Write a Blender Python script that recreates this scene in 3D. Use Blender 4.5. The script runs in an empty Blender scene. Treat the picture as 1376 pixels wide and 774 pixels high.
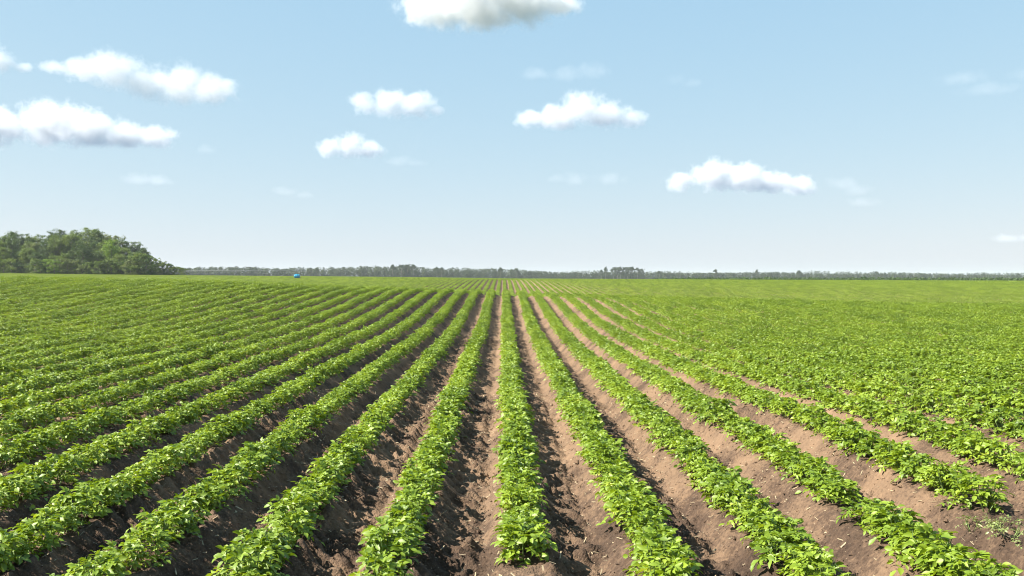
import bpy, math, numpy as np
from mathutils import Vector, Matrix
R = np.random.default_rng(7)
rad = math.radians
sc = bpy.context.scene
COL = sc.collection
F = 1338.0            # focal length in photo pixels
HOR = 372.0           # horizon line of the photo
EYE = 2.40            # camera height

# ------------------------------------------------------------------ helpers
def tag(o, label=None, cat=None, group=None, kind=None):
    if label: o['label'] = label
    if cat: o['category'] = cat
    if group: o['group'] = group
    if kind: o['kind'] = kind
    return o

def np_mesh(name, V, faces, mat=None, smooth=False, tint=None):
    """faces: list of (F,n) int arrays; tint: per-vertex float attribute"""
    me = bpy.data.meshes.new(name)
    V = np.asarray(V, np.float32)
    me.vertices.add(len(V)); me.vertices.foreach_set('co', V.ravel())
    faces = [np.asarray(f, np.int32) for f in faces if len(f)]
    nl = sum(f.size for f in faces); npoly = sum(len(f) for f in faces)
    me.loops.add(nl); me.polygons.add(npoly)
    me.loops.foreach_set('vertex_index', np.concatenate([f.ravel() for f in faces]))
    tot = np.concatenate([np.full(len(f), f.shape[1], np.int32) for f in faces])
    st = np.concatenate([[0], np.cumsum(tot)[:-1]]).astype(np.int32)
    me.polygons.foreach_set('loop_start', st)
    me.polygons.foreach_set('use_smooth', np.full(npoly, smooth, bool))
    if tint is not None:
        a = me.attributes.new('tint', 'FLOAT', 'POINT')
        a.data.foreach_set('value', np.asarray(tint, np.float32))
    me.update(calc_edges=True)
    if mat: me.materials.append(mat)
    return me

def link(name, me, parent=None, loc=None):
    o = bpy.data.objects.new(name, me); COL.objects.link(o)
    if parent: o.parent = parent
    if loc is not None: o.location = loc
    return o

def empty(name, loc, rz=0.0, s=1.0):
    o = bpy.data.objects.new(name, None); COL.objects.link(o)
    o.location = loc; o.rotation_euler = (0, 0, rz); o.scale = (s, s, s)
    o.empty_display_size = 0.2
    return o

_perm = np.random.default_rng(3).random((256, 256))
def vnoise(x, y):
    xi = np.floor(x).astype(int); yi = np.floor(y).astype(int)
    fx = x - xi; fy = y - yi
    fx = fx*fx*(3-2*fx); fy = fy*fy*(3-2*fy)
    a = _perm[xi & 255, yi & 255]; b = _perm[(xi+1) & 255, yi & 255]
    c = _perm[xi & 255, (yi+1) & 255]; d = _perm[(xi+1) & 255, (yi+1) & 255]
    return (a*(1-fx)+b*fx)*(1-fy) + (c*(1-fx)+d*fx)*fy     # 0..1
def fbm(x, y, o=3):
    s = 0; a = .5
    for i in range(o):
        s = s + a*(vnoise(x*2**i+17.3*i, y*2**i+5.1*i)-.5); a *= .5
    return s
def sstep(a, b, x):
    t = np.clip((x-a)/(b-a), 0, 1); return t*t*(3-2*t)

# ------------------------------------------------------------------ terrain
_zz = np.arange(0, 4200, 1.0)
_P = np.interp(_zz, [0, 6, 12, 20, 30, 36, 44, 52, 58, 63, 67, 73, 82, 95, 108, 120, 132, 150, 175, 200, 222, 240, 300, 500, 900, 1300, 4200],
               [-1.93, -1.93, -1.90, -1.87, -1.85, -1.80, -1.58, -1.26, -1.02, -.92, -.95, -1.2, -1.75, -2.28, -2.42, -2.32, -2.07, -1.68, -1.12, -.64, -.46, -.50, -1.2, -1.9, -2.4, -2.8, -6])
_k = np.exp(-.5*(np.arange(-6, 7)/2.0)**2); _k /= _k.sum()
_P = np.concatenate([_P[:6], np.convolve(_P, _k, 'same')[6:-6], _P[-6:]])
def canopy(x, y):
    """height of the crop's top relative to the eye"""
    p = np.interp(y, _zz, _P)
    d1 = np.interp(x, [-140, -60, -31, -19.5, -10.4, 0, 3, 10, 27, 45, 140], [1.7, 1.30, .90, .66, .31, 0, -.13, -.40, -.80, -.95, -1.1])
    d2 = np.interp(x, [-160, -125, -86, -46, -20, 0, 60, 130, 600, 1400], [1.15, .95, .50, .50, .27, 0, -.30, -.55, -1.2, -2.4])
    w1 = sstep(12, 60, y); w2 = sstep(70, 190, y)
    d0 = np.interp(x, [-6, 0, 1, 2, 3, 4, 6, 10], [0, 0, .02, .05, .10, .20, .31, .42])*(1-sstep(9, 26, y))
    d2 = np.where(y > 300, d2*np.interp(y, [300, 700, 4200], [1, .7, .5]), d2)
    lift = sstep(45, 90, -x)
    lift = lift*(.62*sstep(192, 250, y) - .22*sstep(140, 190, y))*(1-sstep(300, 500, y))
    return p + w1*((1-w2)*d1 + w2*d2) + lift + d0
def terr(x, y):                       # furrow level in world z
    return canopy(x, y) - .40 + EYE
S = .95; X0 = .147; M = -.0083        # row spacing, middle row's offset and heading
def rowx(k, y): return X0 + k*S + M*y
def end_of_rows(x):                   # how far the crop reaches
    return np.interp(x, [-140, -95, -70, -40, 140], [196, 200, 222, 236, 240])

_lugw = {}
def soil_h(x, y):
    r = (x - X0 - M*y)/S
    k = np.round(r); du = (r-k)*S
    side = np.abs(du + .02*fbm(x*1.5, y*1.5))
    h = .20*(1-sstep(.12, .40, side))
    # tyre lug imprints on the floor of the furrow
    f = r - np.floor(r); kf = np.floor(r).astype(int)
    wgt = np.take(np.array([.35, .9, .45, 1., 1., .95, .75, .45, .3, .5]), (kf+5) % 10)
    ph = y/.30 + 1.5*f + .8*fbm(y*.9+kf*7.1, f*2) + kf*.37
    lug = np.abs((ph % 1.0) - .5)*2
    lug = sstep(.30, .80, lug)
    win = sstep(.10, .22, f)*(1-sstep(.52, .68, f))
    h = h + .10*lug*win*wgt*(.7+.6*vnoise(x*2, y*2.3))
    near = 1-sstep(22, 40, y)
    crumb = (vnoise(x*19, y*19)-.5)*.026 + (vnoise(x*8+4, y*8)-.5)*.022
    c2 = np.maximum(vnoise(x*14+9, y*14+3)-.58, 0)*.15
    return h + near*(.6+.8*sstep(-.1, .2, fbm(x*.8, y*.8+9)))*(crumb + c2*(.4+.6*sstep(.15, .35, side))) + .05*fbm(x*1.1, y*1.1)

def grid_patch(x0, x1, y0, y1, dx, dy, hf, skirt=0.0):
    xs = np.linspace(x0, x1, int(round((x1-x0)/dx))+1); ys = np.linspace(y0, y1, int(round((y1-y0)/dy))+1)
    X, Y = np.meshgrid(xs, ys); Z = hf(X, Y)
    V = np.stack([X, Y, Z], -1).reshape(-1, 3)
    n, m = len(xs), len(ys)
    i = (np.arange(m-1)[:, None]*n + np.arange(n-1)[None, :]).ravel()
    return V, np.stack([i, i+1, i+1+n, i+n], 1)

# ------------------------------------------------------------------ materials
def nmat(name):
    m = bpy.data.materials.new(name); m.use_nodes = True
    nt = m.node_tree; nt.nodes.clear()
    out = nt.nodes.new('ShaderNodeOutputMaterial')
    return m, nt, out
def N(nt, t, **kw):
    n = nt.nodes.new(t)
    for k, v in kw.items(): setattr(n, k, v)
    return n
def ramp(nt, stops, fac):
    r = N(nt, 'ShaderNodeValToRGB'); e = r.color_ramp.elements
    while len(e) < len(stops): e.new(.5)
    for el, (p, c) in zip(e, stops): el.position = p; el.color = (*c, 1)
    nt.links.new(fac, r.inputs[0]); return r
def principled(nt, rough=.8, spec=.3, col=None, metal=0):
    b = N(nt, 'ShaderNodeBsdfPrincipled')
    b.inputs['Roughness'].default_value = rough; b.inputs['Specular IOR Level'].default_value = spec
    b.inputs['Metallic'].default_value = metal
    if col: b.inputs['Base Color'].default_value = (*col, 1)
    return b

def leaf_mat(name, stops, trans=.35, tcol=1.6, rough=.42, spec=.45, rnd=.35, tmul=(1.25, 1.15, .5)):
    m, nt, out = nmat(name); L = nt.links.new
    at = N(nt, 'ShaderNodeAttribute', attribute_name='tint')
    oi = N(nt, 'ShaderNodeObjectInfo')
    mix = N(nt, 'ShaderNodeMath', operation='MULTIPLY_ADD'); mix.inputs[1].default_value = 1-rnd
    mu = N(nt, 'ShaderNodeMath', operation='MULTIPLY'); mu.inputs[1].default_value = rnd
    L(oi.outputs['Random'], mu.inputs[0]); L(at.outputs['Fac'], mix.inputs[0]); L(mu.outputs[0], mix.inputs[2])
    r = ramp(nt, stops, mix.outputs[0])
    b = principled(nt, rough, spec); L(r.outputs[0], b.inputs['Base Color'])
    if trans > 0:
        t = N(nt, 'ShaderNodeBsdfTranslucent')
        c = N(nt, 'ShaderNodeMix', data_type='RGBA', blend_type='MULTIPLY'); c.inputs[0].default_value = 1
        L(r.outputs[0], c.inputs[6]); c.inputs[7].default_value = (tmul[0]*tcol, tmul[1]*tcol, tmul[2]*tcol, 1)
        L(c.outputs[2], t.inputs['Color'])
        s = N(nt, 'ShaderNodeMixShader'); s.inputs[0].default_value = trans
        L(b.outputs[0], s.inputs[1]); L(t.outputs[0], s.inputs[2]); L(s.outputs[0], out.inputs[0])
    else: L(b.outputs[0], out.inputs[0])
    return m
def flat_mat(name, col, rough=.7, spec=.3, metal=0, var=.15, scale=6):
    m, nt, out = nmat(name); L = nt.links.new
    tc = N(nt, 'ShaderNodeTexCoord'); no = N(nt, 'ShaderNodeTexNoise'); no.inputs['Scale'].default_value = scale
    L(tc.outputs['Object'], no.inputs['Vector'])
    lo = tuple(c*(1-var) for c in col); hi = tuple(min(1, c*(1+var)) for c in col)
    r = ramp(nt, [(.3, lo), (.7, hi)], no.outputs['Fac'])
    b = principled(nt, rough, spec, metal=metal); L(r.outputs[0], b.inputs['Base Color']); L(b.outputs[0], out.inputs[0])
    return m

potato_leaf = leaf_mat('potato_leaf', [(0, (0.0618, 0.1081, 0.0080)), (.30, (0.1264, 0.1950, 0.0119)), (.70, (0.2012, 0.2800, 0.0218)), (.92, (0.2713, 0.3379, 0.0337)), (1, (0.3556, 0.3283, 0.0596))], trans=.25, tcol=1.55, rough=.5, spec=.42)
weed_leaf = leaf_mat('weed_leaf', [(0, (0.1290, 0.1720, 0.0430)), (.6, (0.2064, 0.2408, 0.0774)), (1, (0.3096, 0.3096, 0.1204))], trans=.3, tcol=1.2)
stem_mat = flat_mat('potato_stem', (.13, .19, .05), .6)
tree_dark = leaf_mat('tree_leaf_dark', [(0, (0.0336, 0.0619, 0.0161)), (.5, (0.0593, 0.1032, 0.0246)), (1, (0.1038, 0.1600, 0.0397))], trans=.25, tcol=1.3, rough=.55, spec=.3)
tree_mid = leaf_mat('tree_leaf_mid', [(0, (0.0643, 0.1032, 0.0208)), (.5, (0.1088, 0.1600, 0.0321)), (1, (0.1632, 0.2219, 0.0473))], trans=.28, tcol=1.4, rough=.55, spec=.3)
tree_pale = leaf_mat('tree_leaf_pale', [(0, (0.0940, 0.1238, 0.0426)), (.5, (0.1434, 0.1806, 0.0662)), (1, (0.2077, 0.2425, 0.0946))], trans=.25, tcol=1.3, rough=.55, spec=.3)
tree_lime = leaf_mat('tree_leaf_lime', [(0, (0.0860, 0.1462, 0.0172)), (.5, (0.1204, 0.1978, 0.0258)), (1, (0.1634, 0.2494, 0.0344))], trans=.35, tcol=1.5, rough=.5, spec=.3)
far_leaf = leaf_mat('far_tree_leaf', [(0, (0.0235, 0.0388, 0.0155)), (.5, (0.0389, 0.0599, 0.0263)), (1, (0.0738, 0.0952, 0.0464))], trans=.2, tcol=1.2, rough=.6, spec=.2, rnd=.0)
bark = flat_mat('bark', (.17, .145, .12), .9, .1, var=.35, scale=3)
pale_bark = flat_mat('pale_bark', (.22, .205, .18), .9, .1, var=.25, scale=2)
grass_leaf = leaf_mat('grass_blade', [(0, (0.1462, 0.2150, 0.0430)), (.5, (0.1978, 0.2666, 0.0602)), (1, (0.2838, 0.3096, 0.1032))], trans=.4, tcol=1.4)

def soil_material():
    m, nt, out = nmat('dry_soil'); L = nt.links.new
    geo = N(nt, 'ShaderNodeNewGeometry')
    n1 = N(nt, 'ShaderNodeTexNoise'); n1.inputs['Scale'].default_value = 1.1; n1.inputs['Detail'].default_value = 5; n1.inputs['Roughness'].default_value = .65
    n2 = N(nt, 'ShaderNodeTexNoise'); n2.inputs['Scale'].default_value = 26; n2.inputs['Detail'].default_value = 6; n2.inputs['Roughness'].default_value = .7
    n3 = N(nt, 'ShaderNodeTexVoronoi'); n3.inputs['Scale'].default_value = 42
    for n in (n1, n2, n3): L(geo.outputs['Position'], n.inputs['Vector'])
    a = N(nt, 'ShaderNodeMath', operation='MULTIPLY_ADD'); a.inputs[1].default_value = .62
    b2 = N(nt, 'ShaderNodeMath', operation='MULTIPLY'); b2.inputs[1].default_value = .38
    L(n2.outputs['Fac'], b2.inputs[0]); L(n1.outputs['Fac'], a.inputs[0]); L(b2.outputs[0], a.inputs[2])
    sy = N(nt, 'ShaderNodeSeparateXYZ'); L(geo.outputs['Position'], sy.inputs[0])
    my = N(nt, 'ShaderNodeMapRange'); my.inputs['From Min'].default_value = 6.5; my.inputs['From Max'].default_value = 13; my.inputs['To Min'].default_value = -.055; my.inputs['To Max'].default_value = .02
    L(sy.outputs['Y'], my.inputs['Value']); ad = N(nt, 'ShaderNodeMath', operation='ADD'); L(a.outputs[0], ad.inputs[0]); L(my.outputs[0], ad.inputs[1]); a = ad
    r = ramp(nt, [(.34, (0.0364, 0.0237, 0.0163)), (.44, (0.0779, 0.0505, 0.0334)), (.51, (0.1428, 0.0929, 0.0578)), (.64, (0.2076, 0.1344, 0.0815))], a.outputs[0])
    # small pale crumbs and straw flecks
    fl = N(nt, 'ShaderNodeMath', operation='LESS_THAN'); fl.inputs[1].default_value = .13
    L(n3.outputs['Distance'], fl.inputs[0])
    rn = N(nt, 'ShaderNodeMath', operation='GREATER_THAN'); rn.inputs[1].default_value = .80
    sp = N(nt, 'ShaderNodeSeparateColor'); L(n3.outputs['Color'], sp.inputs[0]); L(sp.outputs[0], rn.inputs[0])
    an = N(nt, 'ShaderNodeMath', operation='MULTIPLY'); L(fl.outputs[0], an.inputs[0]); L(rn.outputs[0], an.inputs[1])
    mx = N(nt, 'ShaderNodeMix', data_type='RGBA'); L(an.outputs[0], mx.inputs[0]); L(r.outputs[0], mx.inputs[6]); mx.inputs[7].default_value = (.30, .24, .16, 1)
    b = principled(nt, .95, .15); L(mx.outputs[2], b.inputs['Base Color'])
    bp = N(nt, 'ShaderNodeBump'); bp.inputs['Strength'].default_value = 1.0; bp.inputs['Distance'].default_value = .022
    n4 = N(nt, 'ShaderNodeTexNoise'); n4.inputs['Scale'].default_value = 55; n4.inputs['Detail'].default_value = 5
    L(geo.outputs['Position'], n4.inputs['Vector']); L(n4.outputs['Fac'], bp.inputs['Height']); L(bp.outputs[0], b.inputs['Normal'])
    L(b.outputs[0], out.inputs[0]); return m
soil = soil_material()

def ground_material():
    m, nt, out = nmat('rough_grass_ground'); L = nt.links.new
    geo = N(nt, 'ShaderNodeNewGeometry')
    n1 = N(nt, 'ShaderNodeTexNoise'); n1.inputs['Scale'].default_value = .05; n1.inputs['Detail'].default_value = 6
    L(geo.outputs['Position'], n1.inputs['Vector'])
    r = ramp(nt, [(.35, (.08, .10, .035)), (.55, (.11, .13, .048)), (.7, (.15, .155, .07))], n1.outputs['Fac'])
    b = principled(nt, .95, .1); L(r.outputs[0], b.inputs['Base Color']); L(b.outputs[0], out.inputs[0]); return m

# ------------------------------------------------------------------ ground
Vs, Fs, off = [], [], 0
def hz(x, y): return terr(x, y) + soil_h(x, y)
for (x0, x1, y0, y1, dx, dy) in ((-11, 11, 4.2, 17, .024, .024), (-24, 24, 17, 34, .06, .09), (-46, 46, 34, 72, .10, .35), (-140, 140, 72, 242, .19, 1.4), (-30, 30, -6, 4.2, .12, .3),
                                 (-24, -11, 4.2, 17, .08, .1), (11, 24, 4.2, 17, .08, .1), (-46, -24, 4.2, 34, .12, .4), (24, 46, 4.2, 34, .12, .4), (-140, -46, 34, 72, .19, 1.4), (46, 140, 34, 72, .19, 1.4)):
    V, Q = grid_patch(x0, x1, y0, y1, dx, dy, hz)
    keep = V[:, 1] <= end_of_rows(V[:, 0]) + 4
    Q = Q[keep[Q].all(1)]
    Vs.append(V); Fs.append(Q+off); off += len(V)
o = link('field_soil', np_mesh('field_soil', np.concatenate(Vs), [np.concatenate(Fs)], soil, smooth=True)); tag(o, kind='structure')
# wide ground sheet out to the horizon, lying just under the ploughed field
xs = np.unique(np.concatenate([np.linspace(-3900, -400, 36), np.linspace(-400, 400, 161), np.linspace(400, 3900, 36)]))
ys = np.unique(np.concatenate([np.linspace(-700, 0, 8), np.linspace(0, 420, 106), np.linspace(420, 1600, 60), np.linspace(1600, 3900, 24)]))
X, Y = np.meshgrid(xs, ys)
inside = (Y < end_of_rows(X)+4) & (np.abs(X) < 140) & (Y > -6)
soft = np.where(inside, -.35, .0)
Z = terr(X, np.maximum(Y, 0)) + soft + .05*(~inside)
n, m_ = len(xs), len(ys)
i = (np.arange(m_-1)[:, None]*n + np.arange(n-1)[None, :]).ravel()
o = link('ground', np_mesh('ground', np.stack([X, Y, Z], -1).reshape(-1, 3), [np.stack([i, i+1, i+1+n, i+n], 1)], ground_material(), smooth=True)); tag(o, kind='structure')

# ------------------------------------------------------------------ leaves
LEAF = {
 2: (np.array([(0, 0, 0), (.34, 0, -.02), (.68, 0, -.03), (1, 0, -.16), (.17, -.33, .05), (.50, -.47, .07), (.80, -.25, -.02), (.17, .33, .05), (.50, .47, .07), (.80, .25, -.02)]),
     [(0, 4, 5, 1), (1, 5, 6, 2), (0, 1, 8, 7), (1, 2, 9, 8)], [(2, 6, 3), (2, 3, 9)]),
 1: (np.array([(0, 0, 0), (.42, -.46, .10), (1, 0, -.10), (.42, .46, .10)]), [], [(0, 1, 2), (0, 2, 3)]),
}
def leaves_mesh(P, D, Nn, Ln, W, T, lod):
    """P origin, D axis, Nn normal, Ln length, W width ratio, T tint per leaf -> V, quads, tris, tint"""
    D = D/np.linalg.norm(D, axis=1, keepdims=True)
    B = np.cross(Nn, D); B /= np.linalg.norm(B, axis=1, keepdims=True)+1e-9
    Nn = np.cross(D, B)
    tv, tq, tt = LEAF[lod]
    V = (P[:, None] + Ln[:, None, None]*(tv[None, :, 0:1]*D[:, None] + (tv[None, :, 1:2]*W[:, None, None])*B[:, None] + tv[None, :, 2:3]*Nn[:, None]))
    o = np.arange(len(P))[:, None, None]*len(tv)
    q = (np.array(tq, int).reshape(1, -1, 4)+o).reshape(-1, 4) if tq else np.zeros((0, 4), int)
    t = (np.array(tt, int)[None]+o).reshape(-1, 3)
    return V.reshape(-1, 3), q, t, np.repeat(T, len(tv))

def plant_leaves(rg, cx, cy, rx=.25, h=.27, nleaf=30, big=1.0, pairs=3):
    """pinnate potato leaves of one plant; returns arrays of leaflets"""
    P, D, Nn, Ln, T = [], [], [], [], []
    for i in range(nleaf):
        az = rg.uniform(0, 2*math.pi); lv = rg.random()**.8
        out = np.array([math.cos(az), math.sin(az), 0.])
        o = np.array([cx, cy, 0]) + out*rg.uniform(0, .07) + np.array([0, 0, h*(.10+.62*lv)])
        el = rad(rg.uniform(5, 40) + 34*lv*rg.random()+6*lv)
        L = rx*rg.uniform(.72, 1.12)*(1.04-.30*lv)
        d = out*math.cos(el) + np.array([0, 0, math.sin(el)])
        side = np.cross([0, 0, 1], out)
        tb = np.clip(rg.normal(.42, .16), 0, .92)
        if rg.random() < .02: tb = .98
        up = np.array([0, 0, 1.])
        tilt = rg.normal(0, .45)
        ts = np.linspace(.42, .84, pairs) if pairs else []
        for t in list(ts)+[1.0]:
            p = o + d*L*t - np.array([0, 0, .42*L*t*t])
            tang = d - np.array([0, 0, .84*t])
            tang = tang/np.linalg.norm(tang)
            nrm = np.cross(tang, side); nrm = nrm if nrm[2] > 0 else -nrm
            nrm = nrm + side*tilt + out*.25
            if t == 1.0: sides = [(0, 1.0)]
            else: sides = [(-1, .55+.4*t), (1, .55+.4*t)]
            for s, sz in sides:
                dd = tang*(1 if s == 0 else .5) + side*s*.85 + rg.normal(0, .24, 3) + up*.12
                if s: dd = dd - nrm*rg.uniform(-.1, .35)
                P.append(p); D.append(dd); Nn.append(nrm + rg.normal(0, .42, 3) + up*.05)
                Ln.append(big*.057*sz*rg.uniform(.75, 1.25)); T.append(np.clip(tb+rg.normal(0, .07), 0, 1))
    return [np.array(a) for a in (P, D, Nn, Ln, T)]

def stem_mesh(rg, h):
    V, Q = [], []
    for i in range(6):
        az = rg.uniform(0, 6.28); tip = np.array([math.cos(az)*.12, math.sin(az)*.12, h*.8]); b = np.array([math.cos(az)*.02, math.sin(az)*.02, -.03])
        for t0 in range(3):
            pass
        prev = None
        for t in np.linspace(0, 1, 4):
            c = b*(1-t)+tip*t + np.array([math.cos(az), math.sin(az), 0])*.02*math.sin(t*3.1)
            r = .006*(1-.5*t)
            ring = [len(V)+j for j in range(5)]
            for j in range(5): V.append(c+np.array([r*math.cos(j*1.2566), r*math.sin(j*1.2566), 0]))
            if prev:
                for j in range(5): Q.append((prev[j], prev[(j+1) % 5], ring[(j+1) % 5], ring[j]))
            prev = ring
    return np.array(V), np.array(Q)

def foliage(name, parts, lod, mat, wr=(.46, .72), rg=R):
    P, D, Nn, Ln, T = [np.concatenate([p[i] for p in parts]) for i in range(5)]
    V, q, t, tint = leaves_mesh(P, D, Nn, Ln, rg.uniform(*wr, len(P)), T, lod)
    return np_mesh(name, V, [q, t], mat, smooth=(lod == 2), tint=tint)

# ------------------------------------------------------------------ individual plants (the 300 that show largest)
def proj(x, y, z):        # world -> photo pixel
    return 688+F*x/y, HOR - F*(z-EYE)/y
def skip(k, y):
    if k == 4 and y < 8.15: return True
    if k == 0 and y < 7.4: return True
    if k == -3 and 6.60 < y < 6.95: return True
    if k == -1 and 6.75 < y < 7.05: return True
    return False
variants = []
for v in range(12):
    rg = np.random.default_rng(100+v)
    h = rg.uniform(.23, .31)
    fol = foliage('foliage', [plant_leaves(rg, 0, 0, rg.uniform(.155, .20), h, int(rg.integers(62, 74)), rg.uniform(.92, 1.08))], 2, potato_leaf, rg=rg)
    sv, sq = stem_mesh(rg, h)
    variants.append((fol, np_mesh('stem', sv, [sq], stem_mat, smooth=True)))
cands = []
rowstart = {}
for k in range(-20, 21):
    y = 5.2 + R.uniform(0, .2); 
    while y < 18:
        x = rowx(k, y) + R.normal(0, .018)
        gap = skip(k, y)
        if not gap and R.random() > .012:
            px, py = proj(x, y, terr(x, y)+.35)
            vis = -25 < px < 1401 and py < 800
            cands.append((y, k, x, px, py, vis))
        y += R.uniform(.26, .33)
vis = sorted([c for c in cands if c[5]])[:300]
ymax = {}
Ycut = vis[-1][0]
hidden_near = [c for c in cands if not c[5] and c[0] <= Ycut]
ordw = ['first', 'second', 'third', 'fourth', 'fifth', 'sixth', 'seventh', 'eighth', 'ninth', 'tenth', 'eleventh', 'twelfth', 'thirteenth', 'fourteenth', 'fifteenth', 'sixteenth', 'seventeenth', 'eighteenth', 'nineteenth', 'twentieth'] + ['%d%s' % (n, {1: 'st', 2: 'nd', 3: 'rd'}.get(n % 10, 'th')) for n in range(21, 60)]
def rowname(k):
    if k == 0: return 'the centre row'
    return 'the %s row %s of centre' % (ordw[abs(k)-1], 'left' if k < 0 else 'right')
cnt = {}
for (y, k, x, px, py, _) in sorted(vis):
    n = cnt.get(k, 0); cnt[k] = n+1
    v = int(R.integers(len(variants)))
    s = float(R.uniform(.84, 1.14)); 
    if n == 0 and k in (0, 4): s *= 1.08
    root = empty('potato_plant', (x, y, float(hz(np.array(x), np.array(y)))-.012), float(R.uniform(0, 6.28)), s)
    root.rotation_euler[0] = float(R.normal(0, .06)); root.rotation_euler[1] = float(R.normal(0, .06))
    size = 'small' if s < .93 else ('big' if s > 1.06 else 'leafy')
    if n == 0:
        lab = '%s potato plant at the very front end of %s' % (size, rowname(k))
    else:
        lab = '%s potato plant, %s from the front in %s' % (size, ordw[n], rowname(k))
    tag(root, lab, 'potato plant', 'potato plants in the nearest stretch of the rows')
    link('foliage', variants[v][0], root); link('stem', variants[v][1], root)

# weeds in the gap at the right
for j, (px, y, s, lab) in enumerate(((1308, 7.92, .62, 'small pale weed nearest the dark potato plant, in the bare gap at right'),
                                  (1338, 7.70, .62, 'pale yellowish weed in the middle of the bare gap at right'),
                                  (1360, 7.45, .90, 'largest pale bushy weed beside the right edge, in the bare gap'),
                                  (1348, 7.05, .48, 'low straggly weed nearest the camera, in the bare gap at right'))):
    rg = np.random.default_rng(900+j); x = (px-688)/F*y
    root = empty('weed_plant', (x, y, float(hz(np.array(x), np.array(y)))-.005), rg.uniform(0, 6), s)
    tag(root, lab, 'weed', 'weeds in the bare gap at right')
    link('foliage', foliage('foliage', [plant_leaves(rg, 0, 0, .17, .17, 26, .55)], 2, weed_leaf, rg=rg), root)
    sv, sq = stem_mesh(rg, .14); link('stem', np_mesh('stem', sv, [sq], stem_mat, smooth=True), root)

# ------------------------------------------------------------------ the rest of the crop, as one mass
srcs = bpy.data.collections.new('crop_sources')
def src(name, me):
    o = bpy.data.objects.new(name, me); srcs.objects.link(o); return o
NA, NB, NC = 7, 7, 6
LA, LB, LC = 1.2, 1.8, 3.6
def seg(v, length, lod, nleaf, big, pairs, spacing, rx=(.16, .20)):
    rg = np.random.default_rng(300+v); parts = []
    y = -length/2 + spacing/2
    while y < length/2:
        parts.append(plant_leaves(rg, rg.normal(0, .02), y+rg.normal(0, .02), rg.uniform(*rx), rg.uniform(.22, .31), nleaf, big*rg.uniform(.93, 1.07), pairs)); y += spacing
    return foliage('crop_seg', parts, lod, potato_leaf, rg=rg)
allsrc = []
for v in range(NA): allsrc.append(src('crop_%02d' % len(allsrc), seg(v, LA, 2, 56, 1.0, 3, .30)))
for v in range(NB): allsrc.append(src('crop_%02d' % len(allsrc), seg(20+v, LB, 1, 36, 1.2, 3, .30, (.165, .21))))
for v in range(NC): allsrc.append(src('crop_%02d' % len(allsrc), seg(40+v, LC, 1, 16, 1.75, 1, .30, (.17, .21))))
pts, rots, scl, idx = [], [], [], []
def place(x, y, base, nv, flip=True):
    x = float(x)
    g0 = float(terr(x, y-.5)); g1 = float(terr(x, y+.5))
    pts.append((x, y, .5*(g0+g1)+.19)); a = math.atan(g1-g0)
    rz = math.pi if R.random() < .5 else 0
    rots.append((a if rz == 0 else -a, 0, rz - M*0)); 
    scl.append((R.uniform(.88, 1.14), R.uniform(.97, 1.05), R.uniform(.86, 1.16)*(1.0 if y < 26 else 1.02))); idx.append(base+int(R.integers(nv)))
for c in hidden_near: pass
K = 150
for k in range(-K, K+1):
    # start of this row's mass: behind its last individual plant
    mine = [c[0] for c in vis if c[1] == k]
    y = (max(mine)+.14) if mine else max(5.4, abs(k)*S/.56-1.0, 0)
    if not mine and abs(k) < 20: y = max(5.6, abs(k)*S*1.30/.70-2.0)
    while True:
        if y < 26: L_, b_, n_ = LA, 0, NA
        elif y < 66: L_, b_, n_ = LB, NA, NB
        else: L_, b_, n_ = LC, NA+NB, NC
        yc = y+L_/2; x = rowx(k, yc)
        if yc > float(end_of_rows(x)) + R.uniform(-1, 1): break
        if abs(x) < yc*.56+3.0 and (yc > 26 or R.random() > .003) and not (k == 4 and yc < 8.15+.6):
            if not (math.hypot(x+43.3, yc-200.5) < 2.2 or (abs(x+43.0) < 1.0 and 193 < yc < 200)):
                place(x + R.normal(0, .015), yc, b_, n_)
        y += L_
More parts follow.
